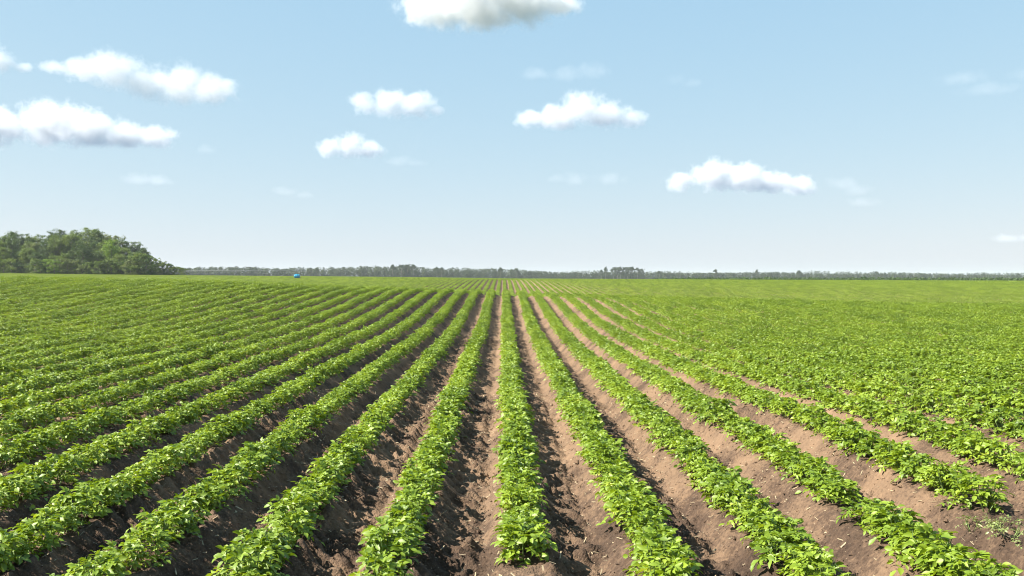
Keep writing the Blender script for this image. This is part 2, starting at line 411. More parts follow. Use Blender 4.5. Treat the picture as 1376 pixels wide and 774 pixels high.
# the few near plants outside the frame's edges
for (y, k, x, px, py, v_) in hidden_near:
    if abs(x) < y*.56+1.6 and y > 5.6 and not (k == 4 and y < 8.2): pass
me = bpy.data.meshes.new('potato_crop'); me.vertices.add(len(pts)); me.vertices.foreach_set('co', np.array(pts, np.float32).ravel())
a = me.attributes.new('rot', 'FLOAT_VECTOR', 'POINT'); a.data.foreach_set('vector', np.array(rots, np.float32).ravel())
a = me.attributes.new('scl', 'FLOAT_VECTOR', 'POINT'); a.data.foreach_set('vector', np.array(scl, np.float32).ravel())
a = me.attributes.new('idx', 'INT', 'POINT'); a.data.foreach_set('value', np.array(idx, np.int32))
crop = link('potato_crop', me)
tag(crop, 'dense green potato rows running from midfield to the far field edge', 'crop', kind='stuff')
def scatter_tree(name, coll):
    g = bpy.data.node_groups.new(name, 'GeometryNodeTree')
    g.interface.new_socket('Geometry', in_out='INPUT', socket_type='NodeSocketGeometry'); g.interface.new_socket('Geometry', in_out='OUTPUT', socket_type='NodeSocketGeometry')
    gi = g.nodes.new('NodeGroupInput'); go = g.nodes.new('NodeGroupOutput')
    ip = g.nodes.new('GeometryNodeInstanceOnPoints'); ci = g.nodes.new('GeometryNodeCollectionInfo')
    ci.inputs['Collection'].default_value = coll; ci.inputs['Separate Children'].default_value = True; ci.inputs['Reset Children'].default_value = True
    def na(nm, t):
        n = g.nodes.new('GeometryNodeInputNamedAttribute'); n.data_type = t; n.inputs['Name'].default_value = nm; return n
    L = g.links.new
    L(gi.outputs[0], ip.inputs['Points']); L(ci.outputs[0], ip.inputs['Instance']); ip.inputs['Pick Instance'].default_value = True
    L(na('idx', 'INT').outputs[0], ip.inputs['Instance Index'])
    er = g.nodes.new('FunctionNodeEulerToRotation'); L(na('rot', 'FLOAT_VECTOR').outputs[0], er.inputs[0]); L(er.outputs[0], ip.inputs['Rotation'])
    L(na('scl', 'FLOAT_VECTOR').outputs[0], ip.inputs['Scale']); L(ip.outputs[0], go.inputs[0])
    return g
mod = crop.modifiers.new('scatter', 'NODES'); mod.node_group = scatter_tree('crop_scatter', srcs)

# ------------------------------------------------------------------ soil litter: clods, straw
def scatter_xy(n, y0, y1, avoid=.2):
    y = np.sqrt(R.uniform(y0**2, y1**2, n)); x = R.uniform(-1, 1, n)*(y*.56+1)
    r = (x-X0-M*y)/S; du = np.abs(r-np.round(r))*S
    ok = (du > avoid) | (R.random(n) < .1)
    return x[ok], y[ok]
x, y = scatter_xy(34000, 5.2, 19)
n = len(x); s = R.lognormal(-4.7, .5, n)
th = np.array([[1, 0, 0], [-1, 0, 0], [0, 1, 0], [0, -1, 0], [0, 0, 1], [0, 0, -1]], float)
V = th[None]*s[:, None, None]*R.uniform(.55, 1.25, (n, 6, 1)) + R.normal(0, .12, (n, 6, 3))*s[:, None, None]
V[:, :, 2] *= .7; V[:, :, 0] += x[:, None]; V[:, :, 1] += y[:, None]; V[:, :, 2] += (hz(x, y)+s*.25)[:, None]
tr = np.array([(0, 2, 4), (2, 1, 4), (1, 3, 4), (3, 0, 4), (2, 0, 5), (1, 2, 5), (3, 1, 5), (0, 3, 5)])
o = link('soil_clods', np_mesh('soil_clods', V.reshape(-1, 3), [(tr[None]+6*np.arange(n)[:, None, None]).reshape(-1, 3)], soil, smooth=False))
tag(o, 'crumbly brown soil clods lying in the furrows', 'soil clods', kind='stuff')
x, y = scatter_xy(14000, 5.2, 19, .16); n = len(x)
az = R.uniform(0, 6.28, n); L_ = R.uniform(.008, .04, n); W_ = R.uniform(.0025, .007, n)
d = np.stack([np.cos(az), np.sin(az), R.normal(0, .25, n)], 1); w = np.stack([-np.sin(az), np.cos(az), R.normal(0, .2, n)], 1)
c = np.stack([x, y, hz(x, y)+.008], 1)
V = np.stack([c-d*L_[:, None]-w*W_[:, None], c+d*L_[:, None]-w*W_[:, None], c+d*L_[:, None]+w*W_[:, None], c-d*L_[:, None]+w*W_[:, None]], 1).reshape(-1, 3)
o = link('straw_litter', np_mesh('straw_litter', V, [np.arange(4*n).reshape(-1, 4)], flat_mat('straw', (.33, .26, .16), .8, var=.35, scale=3)))
tag(o, 'pale dry straw bits scattered over the bare soil', 'straw litter', kind='stuff')

# ------------------------------------------------------------------ trees
def tube(V, Q, p0, p1, r0, r1, sides=6, bend=0, rg=R, steps=4):
    p0 = np.array(p0, float); p1 = np.array(p1, float); ax = p1-p0; ax /= np.linalg.norm(ax)
    a = np.cross(ax, [.3, .9, .1]); a /= np.linalg.norm(a); b = np.cross(ax, a); off_ = a*rg.normal(0, 1)+b*rg.normal(0, 1)
    prev = None
    for t in np.linspace(0, 1, steps):
        c = p0*(1-t)+p1*t+off_*bend*math.sin(t*math.pi); r = r0*(1-t)+r1*t
        base = len(V)
        for j in range(sides):
            an = 2*math.pi*j/sides; V.append(c+(a*math.cos(an)+b*math.sin(an))*r)
        if prev is not None:
            for j in range(sides): Q.append((prev+j, prev+(j+1) % sides, base+(j+1) % sides, base+j))
        prev = base
def make_tree(seed, H=10., wid=.42, low=.15, clumps=105, leaves=80, size=.25, shape='round'):
    """unit: tree of height H. returns trunk mesh data, crown mesh data"""
    rg = np.random.default_rng(seed)
    TV, TQ = [], []
    lean = rg.normal(0, .03*H, 2)
    top = np.array([lean[0], lean[1], H*.86])
    tube(TV, TQ, (0, 0, -.3), top, .018*H, .004*H, 7, .015*H, rg, 7)
    C = []
    for i in range(clumps):
        t = low + (1-low)*rg.random()**.85
        if shape == 'round': rr = wid*H*.5*math.sqrt(max(0.02, 1-((t-.55)/.5)**2))
        elif shape == 'spire': rr = wid*H*.5*(1.05-t)**.7*1.1
        else: rr = wid*H*.5*(.45+.75*t)*math.sqrt(max(.03, 1-max(0, (t-.7)/.32)**2))
        az = rg.uniform(0, 6.28); q = rr*rg.uniform(.1, 1.0)**.6
        c = np.array([lean[0]*t+q*math.cos(az), lean[1]*t+q*math.sin(az), H*t*.96])
        C.append((c, H*rg.uniform(.055, .095)*(1.2-.5*t)))
        if i % 3 == 0:
            tube(TV, TQ, (lean[0]*t*.75, lean[1]*t*.75, H*max(.08, t*.72)), c, .006*H, .0015*H, 4, .01*H, rg, 3)
    # ragged leader twigs
    for i in range(16):
        zt = rg.uniform(.84, 1.04)
        C.append((np.array([lean[0]+rg.normal(0, wid*H*.26*(1.25-zt+.2)), lean[1]+rg.normal(0, wid*H*.2), H*zt]), H*rg.uniform(.03, .05)))
    P, D, Nn, Ln, T = [], [], [], [], []
    for c, r in C:
        n = int(leaves*rg.uniform(.6, 1.3)*(1 if r > .051*H else .45))
        d = rg.normal(0, 1, (n, 3)); d /= np.linalg.norm(d, axis=1, keepdims=True)
        rr = r*rg.uniform(.35, 1.25, (n, 1))
        p = c + d*rr*np.array([1.15, 1.15, .95]); P.append(p)
        nn = d + rg.normal(0, .5, (n, 3)) + np.array([0, 0, .4]); ax = np.cross(nn, rg.normal(0, 1, (n, 3))); Nn.append(nn); D.append(ax)
        Ln.append(size*rg.uniform(.6, 1.3, n)); T.append(np.clip(rg.normal(.5, .17)+rg.normal(0, .10, n), 0, 1))
    P, D, Nn, Ln, T = map(np.concatenate, (P, D, Nn, Ln, T))
    V, q, t, tint = leaves_mesh(P, D, Nn, Ln, rg.uniform(.6, .95, len(P)), T, 1)
    return np.array(TV), np.array(TQ), V, q, t, tint

def tree_variants(n, seed, leafmat, barkmat, **kw):
    out = []
    for v in range(n):
        TV, TQ, V, q, t, tint = make_tree(seed+v, **kw)
        out.append((np_mesh('trunk', TV, [TQ], barkmat, smooth=True), np_mesh('crown', V, [q, t], leafmat, tint=tint)))
    return out
TRV = {
 'dark green': tree_variants(3, 10, tree_dark, bark, H=10, wid=.50, low=.04, shape='round'),
 'mid green': tree_variants(4, 20, tree_mid, bark, H=10, wid=.48, low=.04, shape='vase'),
 'grey-green': tree_variants(3, 30, tree_pale, bark, H=10, wid=.46, low=.04, shape='spire'),
 'bright lime-green': tree_variants(1, 40, tree_lime, bark, H=10, wid=.42, low=.04, shape='vase'),
}
BSH = {
 'dark green': tree_variants(2, 50, tree_dark, bark, H=4, wid=1.1, low=.06, clumps=34, leaves=60, size=.20),
 'olive green': tree_variants(2, 60, tree_mid, bark, H=4, wid=1.0, low=.06, clumps=34, leaves=60, size=.20),
 'yellow-green': tree_variants(2, 70, tree_lime, bark, H=4, wid=1.0, low=.06, clumps=30, leaves=60, size=.18),
 'grey-green': tree_variants(1, 80, tree_pale, bark, H=4, wid=.9, low=.06, clumps=30, leaves=60, size=.20),
}
def put_tree(kind, name, var, x, y, h, label, cat, group, rz=None, wide=1.0, base=None, H0=10.):
    z = float(terr(x, y))+.02 if base is None else base
    root = empty(name, (x, y, z), float(R.uniform(0, 6.28)) if rz is None else rz)
    s = h/H0; root.scale = (s*wide, s*wide, s)
    tag(root, label, cat, group)
    link('trunk', var[0], root); link('crown', var[1], root)
    return root
SIL = ([-60, 0, 30, 45, 60, 72, 82, 95, 106, 116, 130, 142, 152, 162, 172, 182, 192, 200, 208, 216],
       [316, 316, 312, 317, 314, 318, 309, 311, 307, 307, 312, 313, 317, 318, 325, 327, 334, 343, 352, 358])
def sil(px): return float(np.interp(px, *SIL))
rows_ = [('back row', 272, 2.9, 1.0), ('middle row', 260, 3.2, .86), ('front row', 249, 3.6, .64)]
kinds = ['mid green', 'dark green', 'mid green', 'grey-green', 'dark green']
for ri, (rn, D0, sp, hf) in enumerate(rows_):
    x = -.545*D0 - 8; n = 0
    while True:
        y = D0 + float(R.uniform(-3, 3)); px = 688+F*x/y
        if px > (203, 207, 200)[ri]: break
        top = sil(px); h = ((HOR-top)/F*y + EYE - float(terr(x, y)))*hf*float(R.uniform(.88, 1.0))
        h *= (1.0 if hf == 1.0 else float(R.uniform(.82, 1.12)))
        if px > -40:
            kd = kinds[int(R.integers(5))]
            if ri == 2 and abs(px-146) < 8: kd = 'bright lime-green'; h = 9.0
            if px > 155 and ri < 2: kd = 'dark green' if R.random() < .6 else 'mid green'
            n += 1
            put_tree(kd, 'broadleaf_tree', TRV[kd][int(R.integers(len(TRV[kd])))], x, y, h,
                     '%s %s broadleaf tree, %s from the left in the grove\'s %s' % ('tall' if h > 9 else 'short', kd, ordw[n-1], rn), 'tree', 'trees of the grove at left', wide=float(R.uniform(.95, 1.35))*(1.0 if h > 8 else 1.25))
        x += sp*float(R.uniform(.75, 1.25))
bpx = [-22, -15, 22, 42, 68, 80, 91, 103, 124, 133, 145, 163, 181, 191, -8, 4, 15, 27, 36, 47, 55, 64, 73, 86, 96, 110, 118, 128, 139, 150, 158, 168, 176, 186, 196, 204, 211, 218, 226, 233, 240, 246]
bpx.sort()
bk = ['olive green', 'dark green', 'grey-green', 'olive green', 'yellow-green']
for n, px in enumerate(bpx):
    y = 242 + float(R.uniform(-2, 2)) + (4 if px > 200 else 0); x = (px-688)/F*y
    h = float(R.uniform(2.2, 4.0)) if px < 185 else float(np.interp(px, [185, 200, 215, 246], [5.4, 4.8, 3.4, 2.2])*R.uniform(.95, 1.1))
    kd = bk[int(R.integers(5))] if px < 190 else ['dark green', 'olive green'][n % 2]
    if px == 86: kd = 'yellow-green'; h = 2.2
    if px > 230: kd = 'olive green'
    nm = 'first' if n == 0 else ordw[n]
    put_tree(kd, 'shrub', BSH[kd][int(R.integers(len(BSH[kd])))], x, y, h,
             '%s %s shrub, %s from the left along the grove\'s foot' % ('low' if h < 2.7 else 'bushy', kd, nm), 'shrub', 'shrubs along the foot of the grove', H0=4., wide=1.25)

# grass strip between crop and grove
gsrc = bpy.data.collections.new('grass_sources')
for v in range(4):
    rg = np.random.default_rng(700+v); n = 260
    p = np.stack([rg.uniform(-.8, .8, n), rg.uniform(-.8, .8, n), np.zeros(n)], 1)
    d = np.stack([rg.normal(0, .3, n), rg.normal(0, .3, n), np.ones(n)], 1); nn = rg.normal(0, 1, (n, 3))
    V, q, t, tint = leaves_mesh(p, d, nn, rg.uniform(.22, .5, n), np.full(n, .16), np.clip(rg.normal(.5, .2, n), 0, 1), 1)
    gsrc.objects.link(bpy.data.objects.new('tuft_%02d' % v, np_mesh('tuft', V, [t], grass_leaf, tint=tint)))
gp = []
for i in range(15000):
    y = float(R.uniform(198, 262)); x = float(R.uniform(-.57*y-4, -30 if y > 228 else -60))
    if y > float(end_of_rows(x))+1.0 : gp.append((x, y, float(terr(x, y))+.04))
for i in range(5000):
    x = float(R.uniform(-60, 140)); y = float(end_of_rows(x)) + float(R.uniform(.5, 9)); gp.append((x, y, float(terr(x, y))+.03))
me = bpy.data.meshes.new('grass'); me.vertices.add(len(gp)); me.vertices.foreach_set('co', np.array(gp, np.float32).ravel())
n = len(gp)
a = me.attributes.new('rot', 'FLOAT_VECTOR', 'POINT'); rr = np.zeros((n, 3), np.float32); rr[:, 2] = R.uniform(0, 6.28, n); a.data.foreach_set('vector', rr.ravel())
a = me.attributes.new('scl', 'FLOAT_VECTOR', 'POINT'); a.data.foreach_set('vector', np.repeat(R.uniform(.7, 1.2, n), 3).astype(np.float32))
a = me.attributes.new('idx', 'INT', 'POINT'); a.data.foreach_set('value', R.integers(0, 4, n).astype(np.int32))
o = link('grass', me); tag(o, 'pale yellow-green grass strip between the crop and the grove', 'grass', kind='stuff')
o.modifiers.new('scatter', 'NODES').node_group = scatter_tree('grass_scatter', gsrc)

# distant wood along the horizon, one mass
TOPX = [180, 250, 300, 330, 380, 400, 420, 470, 500, 520, 540, 560, 575, 590, 640, 690, 720, 750, 800, 880, 930, 960, 1000, 1016, 1050, 1075, 1110, 1150, 1185, 1240, 1300, 1440]
TOPY = [361, 360, 358.7, 358.5, 361, 359.5, 360, 359, 357.6, 359, 357, 357, 360, 360.5, 360, 362, 364, 366, 366.4, 365.8, 366.8, 366.6, 366.8, 366.3, 366.2, 366.4, 368, 367.6, 367.2, 367.2, 369, 369.3]
def wood(name, Dfun, topf, n, seed, label, pxr=(170, 1450), q=70, fs=1.0):
    rg = np.random.default_rng(seed); P, D, Nn, Ln, T = [], [], [], [], []; TV, TQ = [], []
    for i in range(n):
        px = rg.uniform(*pxr); row = rg.integers(0, 3)
        D0 = Dfun(px) + row*9 + rg.uniform(-4, 4); x = (px-688)/F*D0
        g = float(terr(x, D0)); top = EYE + (HOR-topf(px))/F*D0
        h = max(2.2, top-g)*rg.choice([.72, .86, .97, 1.0])*rg.uniform(.92, 1.05)
        if row == 0 and rg.random() < .5: h *= rg.uniform(.3, .7)
        w = min(h*.55, 4.8)*rg.uniform(.7, 1.1)
        m = int(q*rg.uniform(.7, 1.2)); t = rg.random(m)**.8; az = rg.uniform(0, 6.28, m)
        rr = w*.55*np.sqrt(np.clip(1.04-((t-.5)/.53)**2, .02, 1))*rg.uniform(.3, 1., m)**.5
        p = np.stack([x+rr*np.cos(az), D0+rr*np.sin(az), g+h*t], 1)
        nn = np.stack([np.cos(az), np.sin(az), .5+t], 1)+rg.normal(0, .5, (m, 3))
        P.append(p); Nn.append(nn); D.append(np.cross(nn, rg.normal(0, 1, (m, 3)))); Ln.append(fs*rg.uniform(.7, 1.5, m)); T.append(np.clip(rg.normal(.45, .22)+rg.normal(0, .12, m), 0, 1))
    P, D, Nn, Ln, T = map(np.concatenate, (P, D, Nn, Ln, T))
    V, q_, t_, tint = leaves_mesh(P, D, Nn, Ln, rg.uniform(.7, 1, len(P)), T, 1)
    o = link(name, np_mesh(name, V, [t_], far_leaf, tint=tint)); tag(o, label, 'woods', kind='stuff')
Dn = lambda px: float(np.interp(px, [170, 300, 560, 700, 900, 1450], [720, 760, 820, 900, 1000, 1150]))
wood('distant_woods', Dn, lambda p: float(np.interp(p, TOPX, TOPY)), 2100, 5, 'hazy line of distant trees along the whole horizon')
wood('far_woods', lambda p: 2300., lambda p: 364.8 + .9*math.sin(p*.021) + .5*math.sin(p*.06+1) + max(0, (p-900)/250), 1300, 6, 'bluish faint farthest woods showing just above the tree line', pxr=(600, 1450), q=26, fs=2.8)

# single trees standing out of the distant wood
FT = {'d': tree_variants(3, 210, far_leaf, bark, H=10, wid=.55, low=.15, clumps=30, leaves=34, size=.62),
      'p': tree_variants(3, 220, far_leaf, pale_bark, H=10, wid=.50, low=.38, clumps=26, leaves=30, size=.58)}
ft = [(527, 357, 'd', 'rounded dark tree rising left of the tree line\'s tallest hump'), (540, 356.6, 'd', 'rounded dark tree forming the left shoulder of the tallest hump'), (548, 356.2, 'd', 'broad dark tree at the top of the tree line\'s tallest hump'), (556, 356.8, 'd', 'broad dark tree forming the right shoulder of the tallest hump'),
      (586, 359.6, 'p', 'thin tree with bare pale trunk, left of the pair with sky between'), (593.5, 360, 'p', 'thin tree with bare pale trunk, right of the pair with sky between'),
      (673, 360.6, 'd', 'pointed small tree on the horizon just left of the middle row'), (694, 361.2, 'd', 'rounded tree on the horizon just right of the middle row'),
      (808, 363, 'p', 'thin pale tree leaning over the horizon left of the bare-topped tree'), (814, 359.6, 'p', 'sparse bare-topped tree standing left of the pale-trunked clump'),
      (824, 360.2, 'p', 'pale-trunked tree at the left end of the tall clump'), (829, 359.7, 'p', 'pale-trunked tree second from the left in the tall clump'), (834, 359.5, 'p', 'pale-trunked tree third from the left in the tall clump'), (839, 359.9, 'd', 'denser dark tree at the centre of the tall clump'),
      (844, 359.6, 'p', 'pale-trunked tree just right of the tall clump\'s centre'), (849, 359.6, 'd', 'dense tree third from the right in the tall clump'), (857, 360.6, 'p', 'pale-trunked tree second from the right in the tall clump'), (863, 362, 'd', 'low dark rounded tree at the right end of the tall clump'),
      (886, 365, 'd', 'small rounded tree just right of the tall clump'), (961, 362.8, 'd', 'lone dark tree poking above the right-hand tree line'), (1017, 362.8, 'p', 'thin spindly tree poking up right of the lone dark tree'), (1074, 364.2, 'd', 'dark pointed tree topping the right-hand tree line'),
      (1177, 365.2, 'd', 'small dark knob-shaped tree on the right-hand horizon'), (1322, 367.6, 'd', 'small rounded tree on the horizon near the right edge'), (1369, 367.8, 'd', 'dark small tree on the horizon at the right edge')]
for n, (px, top, kd, lab) in enumerate(ft):
    D0 = Dn(px) - 14 + (n % 3)*3; x = (px-688)/F*D0; g = float(terr(x, D0))
    h = EYE+(HOR-top)/F*D0 - g
    put_tree(kd, 'distant_tree', FT[kd][n % 3], x, D0, h, lab, 'tree', 'single trees on the horizon', wide=(1.0 if kd == 'd' else (1.25 if 820 < px < 870 else .8))*(1.25 if px in (548, 556, 540) else 1))

# dark low hedge along the far right edge of the field
rg = np.random.default_rng(55); P = []
for i in range(9000):
    px = rg.uniform(880, 1460); D_ = 300 + rg.uniform(-2.5, 2.5); x = (px-688)/F*D_; g = float(terr(x, D_))
    top = EYE + (HOR-float(np.interp(px, [880, 1000, 1376, 1460], [374.9, 374.0, 374.2, 374.2]) - .5*vnoise(np.array(px*.11), np.array(3.)))) / F*D_
    P.append((x, D_, g + (top-g)*rg.random()**.7))
P = np.array(P); n = len(P); nn = rg.normal(0, 1, (n, 3))+[0, -.5, .6]
V, q, t, tint = leaves_mesh(P, np.cross(nn, rg.normal(0, 1, (n, 3))), nn, rg.uniform(.35, .7, n), np.full(n, .8), np.clip(rg.normal(.3, .15, n), 0, 1), 1)
o = link('hedge', np_mesh('hedge', V, [t], tree_dark, tint=tint)); tag(o, 'low dark green hedge strip along the far right edge of the field', 'hedge')

# ------------------------------------------------------------------ blue tank
def bm_cyl(p0, p1, r0, r1=None, sides=16, cap=True, steps=2):
    V, Q = [], []
    tube(V, Q, p0, p1, r0, r0 if r1 is None else r1, sides, 0, R, steps)
    F_ = []
    if cap: F_ = [tuple(range(sides))[::-1], tuple(range(len(V)-sides, len(V)))]
    return V, Q, F_
def simple(name, parts, mat, parent, smooth=True):
    me = bpy.data.meshes.new(name); V, Fc = [], []
    for v, q, c in parts:
        o_ = len(V); V += [tuple(map(float, p)) for p in v]; Fc += [tuple(int(i)+o_ for i in f) for f in list(q)+list(c)]
    me.from_pydata(V, [], Fc); me.materials.append(mat)
    for p in me.polygons: p.use_smooth = smooth and len(p.vertices) == 4
    return link(name, me, parent)
def box(cx, cy, cz, sx, sy, sz):
    v = [(cx+a*sx/2, cy+b*sy/2, cz+c*sz/2) for a in (-1, 1) for b in (-1, 1) for c in (-1, 1)]
    return v, [(0, 1, 3, 2), (4, 6, 7, 5), (0, 4, 5, 1), (2, 3, 7, 6), (0, 2, 6, 4), (1, 5, 7, 3)], []
blue = flat_mat('blue_plastic', (.02, .24, .38), .2, .8, var=.05)
steel = flat_mat('galvanised_steel', (.17, .18, .18), .6, .4, metal=.3, var=.1)
rubber = flat_mat('rubber', (.03, .03, .03), .8)
tx, ty = -43.3, 200.5; tz = float(terr(tx, ty))+.06
tank = empty('liquid_tank', (tx, ty, tz), rad(8)); tank.scale = (.76,)*3; tag(tank, 'bright blue rounded liquid tank lying in the crop at the far left field edge', 'tank')
V, Q = [], []; prof = [(-.82, .02), (-.80, .22), (-.72, .38), (-.58, .47), (-.40, .5), (-.12, .5), (-.10, .515), (.10, .515), (.12, .5), (.40, .5), (.58, .47), (.72, .38), (.80, .22), (.82, .02)]
for i_, (xx, r) in enumerate(prof):
    for j in range(24): V.append((xx, r*math.cos(j*math.pi/12), .86+r*math.sin(j*math.pi/12)))
    if i_:
        for j in range(24): Q.append(((i_-1)*24+j, (i_-1)*24+(j+1) % 24, i_*24+(j+1) % 24, i_*24+j))
simple('tank_body', [(V, Q, [tuple(range(24)), tuple(range(len(V)-24, len(V)))[::-1]])], blue, tank)
simple('filler_cap', [bm_cyl((0, 0, 1.33), (0, 0, 1.47), .16)], rubber, tank)
for xx in (-.42, .42): simple('cradle', [box(xx, 0, .2, .12, .8, .40)], steel, tank, False)
simple('outlet_pipe', [bm_cyl((.78, 0, .62), (1.0, 0, .62), .05)], steel, tank)

# ------------------------------------------------------------------ centre-pivot irrigation line
p0 = np.array([-88., 425.]); p1 = np.array([-190., 470.]); u = (p1-p0)/np.linalg.norm(p1-p0); Ltot = float(np.linalg.norm(p1-p0))
pz = EYE + (HOR-363.7)/F*425; g0 = float(terr(*p0)); hp = pz-g0
piv = empty('irrigation_pivot', (p0[0], p0[1], g0), math.atan2(u[1], u[0])); tag(piv, 'long pale overhead irrigation pipe on wheeled towers beyond the field at left', 'irrigation machine')
simple('water_pipe', [bm_cyl((0, 0, hp), (Ltot, 0, hp), .10, sides=8)], steel, piv)
ntow = 3; span = Ltot/ntow
for s_ in range(ntow):
    x0 = s_*span; tr_ = []
    K_ = 8
    for j in range(K_):
        xa = x0+span*j/K_; xb = x0+span*(j+1)/K_
        za = hp-.15-1.0*math.sin(math.pi*j/K_); zb = hp-.15-1.0*math.sin(math.pi*(j+1)/K_)
        tr_.append(bm_cyl((xa, -.4*math.sin(math.pi*j/K_), za), (xb, -.4*math.sin(math.pi*(j+1)/K_), zb), .018, sides=4))
        if j: tr_.append(bm_cyl((xa, 0, hp), (xa, -.4*math.sin(math.pi*j/K_), za), .018, sides=4))
    simple('truss', tr_, steel, piv)
for s_ in range(ntow+1):
    xx = s_*span; zt = .55
    simple('tower', [bm_cyl((xx, 0, hp), (xx, -1.9, zt), .06, sides=6), bm_cyl((xx, 0, hp), (xx, 1.9, zt), .06, sides=6), bm_cyl((xx, -1.9, zt), (xx, 1.9, zt), .07, sides=6)], steel, piv)
    for yy in (-1.9, 1.9): simple('wheel', [bm_cyl((xx-.15, yy, .55), (xx+.15, yy, .55), .55, sides=18)], rubber, piv)

# ------------------------------------------------------------------ clouds
def cloud(name, label, lobes, D0, dens, noise_amp=1.0, seed=0, group=None, nscale=1.0):
    """lobes: (px, py, rx, ry) in the photo, set at distance D0; each lobe is an ellipsoid with real depth"""
    cpx = sum(l[0] for l in lobes)/len(lobes); base_py = max(l[1]+l[3] for l in lobes)
    c0 = np.array([(cpx-688)/F*D0, D0, EYE+(HOR-base_py)/F*D0]); k = D0/F
    E = []
    for (px, py, rx, ry) in lobes:
        E.append((np.array([(px-cpx)*k, R.uniform(-.25, .25)*rx*k, (base_py-py)*k]), np.array([rx*k, max(rx*.8, ry)*k, ry*k])))
    import bmesh
    bm = bmesh.new()
    for c, r in E:
        bmesh.ops.create_icosphere(bm, subdivisions=3, radius=1.0, matrix=Matrix.Translation(c) @ Matrix.Diagonal((*(r*1.12), 1)))
    me = bpy.data.meshes.new(name); bm.to_mesh(me); bm.free()
    o = link(name, me, loc=c0)
    rm = o.modifiers.new('skin', 'REMESH'); rm.mode = 'VOXEL'; rm.voxel_size = float(max(4.0, min(min(r) for c, r in E)*.22))
    m, nt, out = nmat('cloud_vapour'); L = nt.links.new
    tc = N(nt, 'ShaderNodeTexCoord')
    n1 = N(nt, 'ShaderNodeTexNoise'); n1.inputs['Scale'].default_value = nscale*1.0/(k*20); n1.inputs['Detail'].default_value = 5.0; n1.inputs['Roughness'].default_value = .68
    ad = N(nt, 'ShaderNodeVectorMath', operation='ADD'); ad.inputs[1].default_value = (seed*917., seed*311., seed*77.)
    L(tc.outputs['Object'], ad.inputs[0]); L(ad.outputs[0], n1.inputs['Vector'])
    prev = None
    for c, r in E:
        s1 = N(nt, 'ShaderNodeVectorMath', operation='SUBTRACT'); s1.inputs[1].default_value = tuple(c); L(tc.outputs['Object'], s1.inputs[0])
        s2 = N(nt, 'ShaderNodeVectorMath', operation='DIVIDE'); s2.inputs[1].default_value = tuple(r); L(s1.outputs[0], s2.inputs[0])
        s3 = N(nt, 'ShaderNodeVectorMath', operation='LENGTH'); L(s2.outputs[0], s3.inputs[0])
        if prev is None: prev = s3.outputs['Value']
        else:
            mn = N(nt, 'ShaderNodeMath', operation='SMOOTH_MIN'); mn.inputs[2].default_value = .12; L(prev, mn.inputs[0]); L(s3.outputs['Value'], mn.inputs[1]); prev = mn.outputs[0]
    # density = smooth(1 - dist - amp*noise)
    a = N(nt, 'ShaderNodeMath', operation='MULTIPLY_ADD'); a.inputs[1].default_value = noise_amp*2.0; L(n1.outputs['Fac'], a.inputs[0]); L(prev, a.inputs[2])
    mr = N(nt, 'ShaderNodeMapRange', interpolation_type='SMOOTHSTEP')
    mr.inputs['From Min'].default_value = .92+noise_amp; mr.inputs['From Max'].default_value = .15+noise_amp; mr.inputs['To Min'].default_value = 0; mr.inputs['To Max'].default_value = dens/(k*50)
    L(a.outputs[0], mr.inputs['Value'])
    # flat condensation base
    sx = N(nt, 'ShaderNodeSeparateXYZ'); L(tc.outputs['Object'], sx.inputs[0])
    mb = N(nt, 'ShaderNodeMapRange', interpolation_type='SMOOTHSTEP'); mb.inputs['From Min'].default_value = k*0.5; mb.inputs['From Max'].default_value = k*9; L(sx.outputs['Z'], mb.inputs['Value'])
    mm = N(nt, 'ShaderNodeMath', operation='MULTIPLY'); L(mr.outputs[0], mm.inputs[0]); L(mb.outputs[0], mm.inputs[1])
    pv = N(nt, 'ShaderNodeVolumePrincipled'); pv.inputs['Color'].default_value = (.84, .845, .85, 1); pv.inputs['Anisotropy'].default_value = .0
    L(mm.outputs[0], pv.inputs['Density']); L(pv.outputs[0], out.inputs['Volume'])
    me.materials.append(m)
    tag(o, label, 'cloud', group)
    return o
G = 'small white clouds in the sky'
cloud('cloud', 'wide white cloud cut off by the top edge, grey-tinged below', [(585, 8, 62, 32), (640, 12, 75, 34), (700, 8, 70, 32), (750, 4, 42, 22), (650, -20, 100, 32)], 3600, 3.0, seed=1, group=G)
cloud('cloud', 'small white cloud scrap at the left edge above the long left cloud', [(-15, 80, 34, 24), (8, 84, 22, 17), (28, 91, 18, 9)], 4400, 2.5, seed=2, group=G)
cloud('cloud', 'hazy two-part cloud at upper left, fainter left half and bright right half', [(110, 92, 42, 20), (150, 93, 48, 30), (190, 110, 42, 26), (240, 112, 48, 34), (285, 122, 44, 26), (75, 92, 26, 12)], 4400, 2.2, seed=3, group=G)
cloud('cloud', 'long bright white cloud at the left edge with a flat grey base', [(-5, 172, 62, 32), (65, 164, 62, 36), (120, 174, 50, 30), (165, 182, 45, 22), (205, 183, 36, 20)], 5800, 4.0, seed=4, group=G)
cloud('cloud', 'small oval puffy cloud below the top cloud, left of the frame\'s centre', [(490, 141, 26, 18), (525, 139, 34, 24), (560, 142, 34, 22), (585, 149, 18, 10)], 5300, 3.0, seed=5, group=G)
cloud('cloud', 'smallest bright white cloud with a single peak, lowest left of centre', [(447, 201, 26, 15), (472, 197, 26, 22), (495, 202, 26, 16)], 7000, 4.5, seed=6, group=G)
cloud('cloud', 'white cloud with one high peak and long left tail, right of centre', [(715, 160, 30, 14), (750, 158, 40, 22), (785, 147, 40, 28), (815, 154, 42, 22), (850, 160, 28, 15)], 5500, 3.2, seed=7, group=G)
